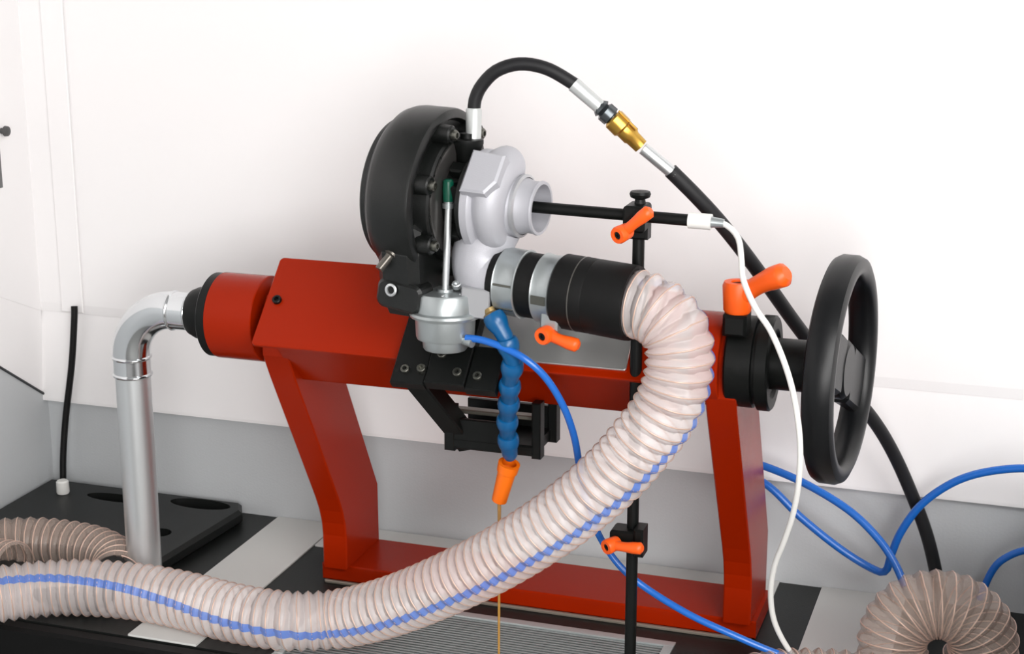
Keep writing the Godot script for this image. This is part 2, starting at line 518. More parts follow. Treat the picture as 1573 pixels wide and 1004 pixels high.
func bench() -> void:
	var b := thing("workbench", "black workbench top with white inlaid strips under the red stand", "workbench", Vector3(-0.058, -0.8, -0.09))
	var top := Shape.new()
	# top slab in pieces around the sunken drip tray
	for q in [[-0.75, -0.217, -0.285, 0.104], [0.205, 0.635, -0.285, 0.104], [-0.217, 0.205, -0.285, -0.078]]:
		top.box(at(Vector3((q[0] + q[1]) / 2, -0.02, (q[2] + q[3]) / 2)), Vector3(q[1] - q[0], 0.04, q[3] - q[2]), 0.0)
	part(b, "tabletop", top, M.bench)
	part(b, "front_rail", Shape.new().box(at(Vector3(-0.058, -0.021, 0.115)), Vector3(1.384, 0.04, 0.022), 0.004), M.bench_side)
	part(b, "cabinet", Shape.new().box(at(Vector3(-0.058, -0.43, -0.09)), Vector3(1.38, 0.74, 0.36), 0.002), M.bench_side)
	for q in [[-0.352, 0.088], [0.39, 0.1]]:
		part(b, "inlay_strip", Shape.new().box(at(Vector3(q[0], 0.0005, -0.0905)), Vector3(q[1], 0.003, 0.388), 0.0008), M.inlay, "white inlay strip")
	part(b, "inlay_strip", Shape.new().box(at(Vector3(-0.009, 0.0005, -0.2455)), Vector3(0.594, 0.003, 0.077), 0.0008), M.inlay, "white inlay strip")
	# drip tray
	var t := thing("drip_tray", "silver drip tray with fine wire grating below the stand", "tray", Vector3(-0.006, -0.03, 0.012))
	part(t, "pan", Shape.new().box(at(Vector3(-0.006, -0.032, 0.013)), Vector3(0.42, 0.01, 0.178), 0.001), mat("9aa3a3", 0.35, 0.7))
	var fr := Shape.new()
	for q in [[-0.006, -0.0705, 0.422, 0.013], [-0.006, 0.097, 0.422, 0.012]]:
		fr.box(at(Vector3(q[0], -0.0035, q[1])), Vector3(q[2], 0.011, q[3]), 0.001)
	for x in [-0.2115, 0.1995]:
		fr.box(at(Vector3(x, -0.0035, 0.0135)), Vector3(0.011, 0.011, 0.155), 0.001)
	part(t, "rim", fr, mat("ccd4d4", 0.28, 0.7))
	var gr := Shape.new()
	for i in 66:
		gr.box(at(Vector3(-0.203 + i * 0.006, -0.0035, 0.0135)), Vector3(0.0026, 0.003, 0.154), 0.0004)
	for i in 26:
		gr.box(at(Vector3(-0.006, -0.0015, -0.0615 + i * 0.006)), Vector3(0.4, 0.003, 0.0026), 0.0004)
	var g := part(t, "wire_grating", gr, mat("a9aeae", 0.35, 0.7))
	g.set_meta("kind", "stuff")
	# strip of metal between tray and base
	var s := thing("edge_strip", "thin bare metal strip between the red base and the drip tray", "strip", Vector3(0.01, 0, -0.104))
	part(s, "bar", Shape.new().box(at(Vector3(0.02, 0.002, -0.1075)), Vector3(0.53, 0.004, 0.005), 0.001), mat("8f857a", 0.4, 0.4))
	# black moulded tray with holes
	var c := CSGCombiner3D.new()
	c.name = numbered("moulded_tray")
	c.position = Vector3(-0.58, 0, -0.19)
	add_child(c)
	c.set_meta("label", "black moulded plastic tray with oval holes at the bench corner")
	c.set_meta("category", "tray")
	c.material_override = M.black_plastic
	var body := CSGMesh3D.new()
	body.name = "body"
	var sh := Shape.new().prism(Transform3D(Basis(Vector3(1, 0, 0), Vector3(0, 0, -1), Vector3(0, 1, 0)), Vector3(0, 0.011, 0)), [Vector2(-0.166, -0.26), Vector2(0.108, -0.26), Vector2(0.124, -0.24), Vector2(0.15, 0.055), Vector2(0.135, 0.082), Vector2(-0.166, 0.082)], 0.02, 0.005)
	body.mesh = welded(sh)
	c.add_child(body)
	for q in [[-0.035, -0.042, 0.046, 0.014], [0.085, -0.058, 0.045, 0.017], [0.085, 0.05, 0.016, 0.014]]:
		var hole := CSGCylinder3D.new()
		hole.name = "hole"
		hole.operation = CSGShape3D.OPERATION_SUBTRACTION
		hole.radius = 1.0
		hole.height = 0.03
		hole.sides = 32
		hole.scale = Vector3(q[2], 1, q[3])
		hole.position = Vector3(q[0], 0.02, q[1])
		c.add_child(hole, true)

func welded(s: Shape) -> ArrayMesh:
	var st := SurfaceTool.new()
	st.begin(Mesh.PRIMITIVE_TRIANGLES)
	st.set_smooth_group(-1)
	for i in s.ix:
		st.add_vertex(s.p[i])
	st.index()
	st.generate_normals()
	return st.commit()

# ---------------------------------------------------------------- red swivel stand
const AY := 0.362

func test_stand() -> void:
	var t := thing("swivel_stand", "red steel swivel stand carrying the turbocharger, with black handwheel", "stand", Vector3(0.02, 0, -0.1))
	part(t, "base_plate", Shape.new().box(at(Vector3(0.019, 0.0125, -0.159)), Vector3(0.54, 0.021, 0.094), 0.0015), M.red)
	for x in [-0.229, 0.268]:
		var prof := [Vector2(-0.103, 0.022), Vector2(-0.1035, 0.065), Vector2(-0.101, 0.082), Vector2(-0.095, 0.1), Vector2(-0.085, 0.12), Vector2(0.02, 0.3), Vector2(0.036, 0.33), Vector2(0.036, 0.375), Vector2(0.02, 0.395), Vector2(-0.03, 0.395), Vector2(-0.06, 0.36), Vector2(-0.115, 0.26), Vector2(-0.203, 0.1), Vector2(-0.204, 0.022)]
		part(t, "leg", Shape.new().prism(aim(Vector3(x, 0, 0), Vector3(0, 0, 1)), prof, 0.032, 0.0015), M.red)
	# turned square beam
	var beam := Shape.new()
	var h := 0.0485
	var rot := Basis(Vector3(1, 0, 0), deg_to_rad(-45.0))
	var sq := []
	for c in 4:
		for k in 4:
			var w := PI / 2.0 * (c + k / 3.0)
			sq.append(Vector2((h - 0.004) * [1, -1, -1, 1][c] + 0.004 * cos(w), (h - 0.004) * [1, 1, -1, -1][c] + 0.004 * sin(w)))
	beam.prism(Transform3D(rot * aim(Vector3.ZERO, Vector3(0, 0, 1)).basis, Vector3(-0.0, AY, 0)), sq, 0.44, 0.001)
	var bm := part(t, "beam", beam, M.red)
	var nrm := Vector3(0, 0.7071, 0.7071)
	var down := Vector3(0, -0.7071, 0.7071)
	var face := Transform3D(Basis(Vector3(1, 0, 0), -down, nrm), Vector3(0, AY, 0) + nrm * (h + 0.003))
	part(t, "face_plate", Shape.new().slab(Transform3D(face.basis, face.origin + Vector3(-0.0145, 0, 0) + down * 0.007), Vector3(0.439, 0.112, 0.005), 0.005, 0.001), M.red)
	var fs := face.origin + nrm * 0.0025
	socket_screw(bm, Vector3(-0.2201, 0.396, 0.043), nrm, 0.0052, "screw", M.black_steel)
	part(t, "steel_plate", Shape.new().slab(Transform3D(face.basis, fs + nrm * 0.0015 + Vector3(0.1, 0, 0) + down * 0.005), Vector3(0.16, 0.098, 0.003), 0.003, 0.0006), M.brushed, "bare brushed steel plate")
	# swivel bearings
	for q in [[-0.281, 0.058], [0.251, 0.03]]:
		part(t, "bearing_drum", Shape.new().lathe(aim(Vector3(q[0], AY, 0), Vector3(1, 0, 0)), [Vector2(-q[1] / 2, 0), Vector2(-q[1] / 2, 0.0475), Vector2(-q[1] / 2 + 0.001, 0.0485), Vector2(q[1] / 2 - 0.001, 0.0485), Vector2(q[1] / 2, 0.0475), Vector2(q[1] / 2, 0)], 64), M.red)
	part(t, "end_flange", Shape.new().lathe(aim(Vector3(-0.3155, AY, 0), Vector3(1, 0, 0)), [Vector2(-0.006, 0), Vector2(-0.006, 0.045), Vector2(-0.004, 0.0475), Vector2(0.006, 0.0475), Vector2(0.006, 0)], 64), M.black_metal)
	part(t, "rotary_union", Shape.new().lathe(aim(Vector3(-0.322, AY, 0), Vector3(-1, 0, 0)), [Vector2(0, 0), Vector2(0, 0.029), Vector2(0.004, 0.0295), Vector2(0.018, 0.0295), Vector2(0.026, 0.026), Vector2(0.028, 0.02), Vector2(0.028, 0.017), Vector2(0.036, 0.017), Vector2(0.036, 0)], 48), M.black_metal)
	# clamp collar with lever
	var cx := 0.293
	var col := part(t, "clamp_collar", Shape.new().lathe(aim(Vector3(cx, AY, 0), Vector3(1, 0, 0)), [Vector2(-0.022, 0), Vector2(-0.022, 0.045), Vector2(-0.02, 0.047), Vector2(0.005, 0.047), Vector2(0.006, 0.043), Vector2(0.009, 0.043), Vector2(0.01, 0.049), Vector2(0.021, 0.049), Vector2(0.023, 0.047), Vector2(0.023, 0.036), Vector2(0.02, 0.034), Vector2(0.02, 0)], 64), M.black_metal)
	part(col, "clamp_ear", Shape.new().box(at(Vector3(cx - 0.012, AY + 0.047, 0.03)), Vector3(0.024, 0.022, 0.03), 0.003), M.black_metal)
	lever(col, Vector3(cx - 0.012, AY + 0.0575, 0.03), Vector3(0.0, 1, 0.0), Vector3(0.048, 0.047, 0.02), 1.65)
	part(t, "shaft", Shape.new().lathe(aim(Vector3(cx + 0.02, AY, 0), Vector3(1, 0, 0)), [Vector2(0, 0), Vector2(0, 0.0265), Vector2(0.046, 0.0265), Vector2(0.047, 0.03), Vector2(0.058, 0.03), Vector2(0.058, 0)], 48), M.black_metal)
	# handwheel
	var wx := 0.383
	var wd := Vector3(cos(0.08), 0, sin(0.08))
	var ring := [Vector2(-0.015, 0.1005), Vector2(-0.016, 0.106), Vector2(-0.0135, 0.1125), Vector2(-0.008, 0.1155), Vector2(0.006, 0.1155), Vector2(0.0125, 0.1125), Vector2(0.015, 0.1065), Vector2(0.0145, 0.1), Vector2(0.011, 0.096), Vector2(0.005, 0.0945), Vector2(-0.008, 0.0945), Vector2(-0.0125, 0.0965)]
	ring.reverse()
	var wc := Vector3(wx, AY, 0)
	var wf := aim(wc, wd)
	var wh := part(t, "handwheel", Shape.new().lathe(wf, ring, 96, true), M.wheel)
	part(wh, "hub", Shape.new().lathe(wf, [Vector2(-0.018, 0), Vector2(-0.018, 0.028), Vector2(-0.012, 0.03), Vector2(0.004, 0.03), Vector2(0.008, 0.026), Vector2(0.008, 0)], 40), M.wheel)
	for a in [0.42, 0.42 + PI]:
		var d := (wf.basis.y * -sin(a) - wf.basis.z * cos(a)).normalized()
		var tf := aim(wc + d * 0.061, d, wd)
		part(wh, "spoke", Shape.new().prism(tf, [Vector2(-0.037, -0.013), Vector2(0.037, -0.009), Vector2(0.037, 0.006), Vector2(-0.037, 0.007)], 0.06, 0.004), M.wheel)

func pipe() -> void:
	var t := thing("coolant_pipe", "shiny silver pipe elbow rising from the bench to the stand's end", "pipe", Vector3(-0.4426, 0.0435, -0.005))
	var z := -0.005
	var r := 0.0205
	var foot: Vector3 = Vector3(-0.4355, 0.1774, -0.005)
	var xp := foot.x
	var ey := AY
	var bend := 0.062
	part(t, "upright_tube", Shape.new().lathe(aim(Vector3(xp, 0.0005, z), Vector3.UP), [Vector2(0, 0), Vector2(0, r), Vector2(ey - bend - 0.0205, r), Vector2(ey - bend - 0.0205, 0)], 40), M.steel)
	var pts := []
	for i in 5:
		pts.append(Vector3(xp, ey - bend - 0.02 + 0.02 * i / 4.0, z))
	for i in range(1, 21):
		var a := PI / 2 * i / 20.0
		pts.append(Vector3(xp + bend * (1 - cos(a)), ey - bend + bend * sin(a), lerpf(z, 0, i / 20.0)))
	for i in range(1, 5):
		pts.append(Vector3(xp + bend + 0.006 * i, ey, 0))
	part(t, "elbow", Shape.new().sweep(pts, [r + 0.0012], 40, false), M.bright_steel)
	for q in [[Vector3(xp, ey - bend - 0.021, z), Vector3.UP], [Vector3(xp, ey - bend, z), Vector3.UP], [Vector3(xp + bend, ey, 0), Vector3.RIGHT], [Vector3(xp + bend + 0.023, ey, 0), Vector3.RIGHT]]:
		part(t, "bead", Shape.new().lathe(aim(q[0], q[1]), [Vector2(-0.0024, r + 0.001), Vector2(-0.0015, r + 0.0022), Vector2(0, r + 0.0028), Vector2(0.0015, r + 0.0022), Vector2(0.0024, r + 0.001)], 40), M.bright_steel)
	part(t, "reducer", Shape.new().lathe(aim(Vector3(xp + bend + 0.023, ey, 0), Vector3.RIGHT), [Vector2(0, r), Vector2(0.006, 0.0205), Vector2(0.009, 0.017), Vector2(-0.36 - xp - bend - 0.023 + 0.005, 0.0165), Vector2(-0.36 - xp - bend - 0.023 + 0.005, 0.012)], 40), M.steel)

func bracket() -> void:
	var t := thing("mounting_bracket", "black steel mounting bracket bolted across the red beam", "bracket", Vector3(-0.04, 0.29, 0.06))
	var nrm := Vector3(0, 0.7071, 0.7071)
	var down := Vector3(0, -0.7071, 0.7071)
	var o := Vector3(0, AY, 0) + nrm * 0.0575
	var bs := Basis(Vector3(1, 0, 0), -down, nrm)
	# plates lying on the beam's sloping face: [from x, to x, thickness, from, to along the slope]
	for q in [[-0.0585, -0.0215, 0.0125, -0.04, 0.0985], [-0.0213, 0.0222, 0.015, -0.03, 0.0965], [0.0226, 0.0555, 0.0125, 0.048, 0.0985]]:
		part(t, "plate", Shape.new().box(Transform3D(bs, o + Vector3((q[0] + q[1]) / 2, 0, 0) + down * (q[3] + q[4]) / 2 + nrm * (q[2] / 2 - 0.001)), Vector3(q[1] - q[0], q[4] - q[3], q[2]), 0.0012), M.black_metal)
	for q in [[-0.0452, 0.0827, 0.0115], [-0.0269, 0.0816, 0.014], [-0.0091, 0.0628, 0.014], [0.0122, 0.0821, 0.014], [0.0334, 0.0829, 0.0115]]:
		socket_screw(t, o + Vector3(q[0], 0, 0) + down * q[1] + nrm * (q[2] - 0.0005), nrm, 0.0048)
	# frame hanging below the beam
	var a0: Vector3 = Vector3(-0.0437, 0.3218, 0.062)
	var a1: Vector3 = Vector3(-0.0144, 0.2566, 0.02)
	part(t, "brace", Shape.new().box(aim((a0 + a1) / 2, a1 - a0, Vector3(1, 0, 0)), Vector3(a0.distance_to(a1) + 0.03, 0.024, 0.022), 0.002), M.black_metal)
	var q0: Vector3 = Vector3(0.0257, 0.2485, 0)
	part(t, "clamp_plate", Shape.new().box(Transform3D(Basis(Vector3(0, 0, 1), 0.0), q0 + Vector3(-0.004, 0.004, 0)), Vector3(0.098, 0.012, 0.075), 0.002), M.black_metal)
	part(t, "back_web", Shape.new().box(at(q0 + Vector3(-0.004, 0.02, -0.03)), Vector3(0.096, 0.03, 0.008), 0.001), M.black_metal)
	part(t, "front_web", Shape.new().box(at(q0 + Vector3(-0.022, 0.015, 0.034)), Vector3(0.06, 0.034, 0.006), 0.001), M.black_metal)
	part(t, "side_bar", Shape.new().box(at(q0 + Vector3(0.047, 0.026, 0.028)), Vector3(0.01, 0.062, 0.016), 0.0015), M.black_metal)
	part(t, "side_bar", Shape.new().box(at(q0 + Vector3(0.047, 0.026, -0.03)), Vector3(0.01, 0.062, 0.016), 0.0015), M.black_metal)
	part(t, "side_bar", Shape.new().box(at(q0 + Vector3(-0.05, 0.02, 0.03)), Vector3(0.012, 0.05, 0.016), 0.0015), M.black_metal)
	part(t, "ledge", Shape.new().box(at(q0 + Vector3(-0.004, 0.034, 0.012)), Vector3(0.098, 0.005, 0.012), 0.001), mat("6f6b62", 0.35, 0.6))

# ---------------------------------------------------------------- turbocharger
var TF: Transform3D

func L(s: float, y: float, z: float) -> Vector3:
	return TF * Vector3(s, y, z)

func turbo() -> void:
	TF = aim(Vector3(0.0919, 0.5228, 0.08), Vector3(0.992, -0.045, 0.118))
	var ax := TF.basis.x
	var t := thing("turbocharger", "turbocharger with black housing, pale silver housing and zinc actuator can", "turbocharger", Vector3(-0.0546, 0.4044, 0.05))
	# black housing
	var dr := 0.087
	var tb := Transform3D(TF.basis, L(0, 0, 0))
	var bh := part(t, "black_housing", Shape.new().lathe(tb, [Vector2(-0.164, 0), Vector2(-0.164, 0.05), Vector2(-0.166, 0.054), Vector2(-0.166, 0.071), Vector2(-0.1645, 0.0725), Vector2(-0.158, 0.073), Vector2(-0.157, 0.077), Vector2(-0.15, 0.0845), Vector2(-0.143, 0.0872), Vector2(-0.136, 0.0882), Vector2(-0.107, 0.0886), Vector2(-0.104, 0.0875), Vector2(-0.102, 0.0835), Vector2(-0.102, 0.079), Vector2(-0.108, 0.076), Vector2(-0.1085, 0.0655), Vector2(-0.096, 0.0635), Vector2(-0.094, 0.061), Vector2(-0.094, 0.046), Vector2(-0.099, 0.043), Vector2(-0.099, 0)], 72), M.black_cast, "black housing")
	for i in 7:
		var a := TAU * i / 7.0 + 0.35
		var ry := cos(a) * 0.071
		var rz := sin(a) * 0.071
		part(bh, "bolt_boss", Shape.new().lathe(aim(L(-0.112, ry, rz), ax), [Vector2(0, 0), Vector2(0, 0.0105), Vector2(0.022, 0.0095), Vector2(0.0235, 0.008), Vector2(0.0235, 0)], 20), M.black_cast)
		part(bh, "bolt", Shape.new().lathe(aim(L(-0.0885, ry, rz), ax), [Vector2(-0.001, 0.0056), Vector2(0.004, 0.0056), Vector2(0.005, 0.0045), Vector2(0.005, 0.003), Vector2(0.002, 0.003), Vector2(0.002, 0)], 6), M.screw)
	for i in 18:
		var a2 := TAU * i / 18.0
		part(bh, "rib", Shape.new().box(Transform3D(TF.basis * Basis(Vector3(1, 0, 0), a2), L(-0.1, cos(a2) * 0.055, sin(a2) * 0.055)), Vector3(0.014, 0.012, 0.003), 0.0008), M.black_cast)
	# foot flange that carries the housing on the beam
	var nk := Transform3D(Basis(TF.basis.z, TF.basis.y, -TF.basis.x), L(-0.124, 0, 0))
	part(t, "foot_neck", Shape.new().prism(nk, [Vector2(0.07, -0.02), Vector2(0.074, -0.05), Vector2(0.07, -0.08), Vector2(0.062, -0.105), Vector2(0.055, -0.116), Vector2(-0.03, -0.116), Vector2(-0.045, -0.1), Vector2(-0.06, -0.05), Vector2(0.02, 0.0)], 0.046, 0.009), M.black_cast)
	var fp: Vector3 = Vector3(-0.038, 0.4358, 0.122)
	var fo := part(t, "foot_flange", Shape.new().slab(Transform3D(Basis(Vector3(0, 0, 1), -0.15) * Basis(Vector3(0, 1, 0), -0.1), fp), Vector3(0.05, 0.03, 0.03), 0.009, 0.003), M.black_cast)
	var rp: Vector3 = Vector3(-0.046, 0.4428, 0.138)
	part(fo, "ferrule", Shape.new().lathe(aim(rp, Vector3(-0.1, 0.1, 1)), [Vector2(0, 0.0035), Vector2(0, 0.0065), Vector2(0.0015, 0.0065), Vector2(0.0022, 0.0055), Vector2(0.0022, 0.0042), Vector2(0.0005, 0.0035)], 20), M.steel, "bright steel ferrule")
	part(fo, "ferrule_hole", Shape.new().lathe(aim(rp, Vector3(-0.1, 0.1, 1)), [Vector2(0.0002, 0), Vector2(0.0002, 0.0036)], 16), M.hole)
	var sp: Vector3 = Vector3(-0.0438, 0.4832, 0.128)
	var se: Vector3 = Vector3(-0.0552, 0.4649, 0.145)
	var sdr := (se - sp).normalized()
	part(t, "stud", Shape.new().lathe(aim(sp, sdr), [Vector2(0, 0), Vector2(0, 0.0085), Vector2(0.01, 0.0085), Vector2(0.011, 0.0055), Vector2(0.013, 0.0045), Vector2(sp.distance_to(se), 0.0045), Vector2(sp.distance_to(se) + 0.001, 0.0038), Vector2(sp.distance_to(se) + 0.001, 0)], 14), mat("6a6660", 0.32, 0.85))
	# centre housing
	part(t, "centre_housing", Shape.new().lathe(tb, [Vector2(-0.1, 0), Vector2(-0.1, 0.04), Vector2(-0.094, 0.04), Vector2(-0.09, 0.034), Vector2(-0.076, 0.034), Vector2(-0.073, 0.047), Vector2(-0.066, 0.047), Vector2(-0.066, 0)], 48), M.black_cast)
	part(t, "backplate", Shape.new().lathe(tb, [Vector2(-0.0945, 0.034), Vector2(-0.0925, 0.034), Vector2(-0.0915, 0.04), Vector2(-0.0915, 0.056), Vector2(-0.0925, 0.0585), Vector2(-0.0945, 0.0585)], 56), mat("6a6866", 0.34, 0.8), "bare grey metal ring")
	for q in [[-0.082, 0.03, 0.02], [-0.08, -0.03, 0.026], [-0.084, -0.04, 0.01], [-0.079, 0.012, 0.032]]:
		part(t, "lug", Shape.new().box(Transform3D(TF.basis * Basis(Vector3(1, 0, 0), q[1] * 20.0), L(q[0], q[1], q[2])), Vector3(0.014, 0.016, 0.014), 0.002), M.black_metal)
	part(t, "oil_inlet", Shape.new().lathe(aim(L(-0.083, 0.034, 0.0), Vector3.UP), [Vector2(0, 0), Vector2(0, 0.012), Vector2(0.012, 0.0125), Vector2(0.022, 0.017), Vector2(0.026, 0.017), Vector2(0.027, 0.008), Vector2(0.032, 0.008), Vector2(0.032, 0)], 8), M.black_metal)
	# silver housing
	var sh := Shape.new().lathe(tb, [Vector2(-0.0665, 0.02), Vector2(-0.0665, 0.051), Vector2(-0.0655, 0.052), Vector2(-0.058, 0.052), Vector2(-0.056, 0.0505), Vector2(-0.054, 0.047), Vector2(-0.04, 0.046), Vector2(-0.033, 0.04), Vector2(-0.03, 0.032), Vector2(-0.022, 0.0305), Vector2(-0.02, 0.029), Vector2(-0.017, 0.0278), Vector2(-0.012, 0.0262), Vector2(-0.004, 0.0262), Vector2(-0.002, 0.0272), Vector2(0, 0.0268), Vector2(0, 0.0238), Vector2(-0.03, 0.0225), Vector2(-0.03, 0)], 64)
	var vol := []
	var vr := []
	for i in 49:
		var k := i / 48.0
		var a3 := -0.65 - k * TAU * 0.92   # grows round to the outlet at the bottom
		var tr := 0.009 + 0.0115 * k
		var rad := 0.031 + 0.006 * k
		vol.append(L(-0.042, cos(a3) * rad - 0.0, sin(a3) * rad))
		vr.append(tr)
	sh.sweep(vol, vr, 24)
	var si := part(t, "silver_housing", sh, M.cast_aluminium, "pale silver housing")
	part(si, "facet_boss", Shape.new().prism(Transform3D(TF.basis * Basis(Vector3(1, 0, 0), deg_to_rad(-38.0)), L(-0.0465, 0.027, 0.034)), [Vector2(-0.017, -0.02), Vector2(0.01, -0.02), Vector2(0.019, -0.006), Vector2(0.019, 0.024), Vector2(-0.017, 0.026)], 0.03, 0.0022), M.cast_aluminium)
	part(si, "outlet_bead", Shape.new().lathe(Transform3D(TF.basis, L(-0.0205, 0, 0)), [Vector2(-0.003, 0.029), Vector2(-0.0015, 0.0318), Vector2(0.0015, 0.0318), Vector2(0.003, 0.029)], 48), M.machined)
	# outlet elbow to the coupling
	var pc: Vector3 = Vector3(0.0538, 0.4491, 0.088)
	var hd := Vector3(1, -0.055, 0.15).normalized()
	var e0 := L(-0.046, -0.02, 0.004)
	var pth := curve([e0, e0.lerp(pc - hd * 0.03, 0.55) + Vector3(-0.004, 0, 0), pc - hd * 0.02 + Vector3(0, 0.004, 0), pc - hd * 0.006, pc + hd * 0.012], 0.004)
	var pr := []
	for i in pth.size():
		pr.append(lerpf(0.027, 0.0308, minf(1.0, i / (pth.size() * 0.55))))
	part(si, "outlet_elbow", Shape.new().sweep(pth, pr, 36), M.cast_aluminium)
	part(si, "flange_block", Shape.new().box(Transform3D(Basis(Vector3(0, 1, 0), 0.12) * Basis(Vector3(0, 0, 1), -0.09), Vector3(0.0341, 0.4314, 0.105)), Vector3(0.03, 0.03, 0.034), 0.0012), M.machined)
	# actuator can
	var ac: Vector3 = Vector3(0.0011, 0.4075, 0.112)
	var tilt := Vector3(0.0, 1, -0.03)
	var ca := part(t, "actuator_can", Shape.new().lathe(aim(ac, tilt), [Vector2(-0.028, 0), Vector2(-0.028, 0.021), Vector2(-0.026, 0.0225), Vector2(-0.018, 0.0232), Vector2(-0.0165, 0.0285), Vector2(-0.014, 0.0295), Vector2(0.0045, 0.0305), Vector2(0.006, 0.0352), Vector2(0.0085, 0.0362), Vector2(0.011, 0.0352), Vector2(0.0125, 0.0315), Vector2(0.029, 0.0305), Vector2(0.031, 0.029), Vector2(0.0315, 0.0085), Vector2(0.034, 0.008), Vector2(0.034, 0.0)], 56), M.zinc, "zinc plated round can")
	for q in [[0.02, 0.008], [-0.02, 0.004], [0.005, 0.021], [-0.006, -0.02]]:
		part(ca, "stud_dot", Shape.new().lathe(aim(ac + tilt * 0.031 + Vector3(q[0], 0, q[1]), tilt), [Vector2(0, 0), Vector2(0, 0.0025), Vector2(0.0012, 0.002), Vector2(0.0015, 0)], 10), M.steel)
	part(ca, "hose_barb", Shape.new().lathe(aim(ac + Vector3(0.024, -0.014, 0.012), Vector3(0.9, -0.1, 0.4)), [Vector2(0, 0), Vector2(0, 0.0045), Vector2(0.012, 0.0045), Vector2(0.012, 0)], 12), M.zinc)
	var rod0 := ac + tilt * 0.033
	var rod1: Vector3 = Vector3(0.0035, 0.5235, 0.106)
	var rd := part(t, "actuator_rod", Shape.new().lathe(aim(rod0, rod1 - rod0), [Vector2(0, 0), Vector2(0, 0.0036), Vector2(rod0.distance_to(rod1), 0.0036), Vector2(rod0.distance_to(rod1), 0)], 16), M.steel, "polished steel rod")
	part(rd, "rod_nut", Shape.new().lathe(aim(rod1, Vector3.UP), [Vector2(-0.001, 0), Vector2(-0.001, 0.0062), Vector2(0.004, 0.0062), Vector2(0.004, 0.0048), Vector2(0.006, 0.0048), Vector2(0.006, 0)], 6), M.zinc)
	part(rd, "adjuster", Shape.new().lathe(aim(rod1 + Vector3(0, 0.006, 0), Vector3.UP), [Vector2(0, 0), Vector2(0, 0.0054), Vector2(0.012, 0.0058), Vector2(0.02, 0.0054), Vector2(0.022, 0.0035), Vector2(0.022, 0)], 18), M.green, "dark green adjuster sleeve")
	part(rd, "rod_eye", Shape.new().box(at(rod1 + Vector3(0.003, 0.014, -0.02)), Vector3(0.02, 0.03, 0.014), 0.003), M.black_metal)
	var br: Vector3 = Vector3(0.0123, 0.4446, 0.1)
	part(t, "can_arm", Shape.new().box(at(br + Vector3(-0.004, -0.014, -0.014)), Vector3(0.03, 0.006, 0.05), 0.001), M.black_metal)
	socket_screw(t, Vector3(0.0125, 0.4451, 0.108), Vector3(0, 0.8, 0.5), 0.005, "nut", M.steel)

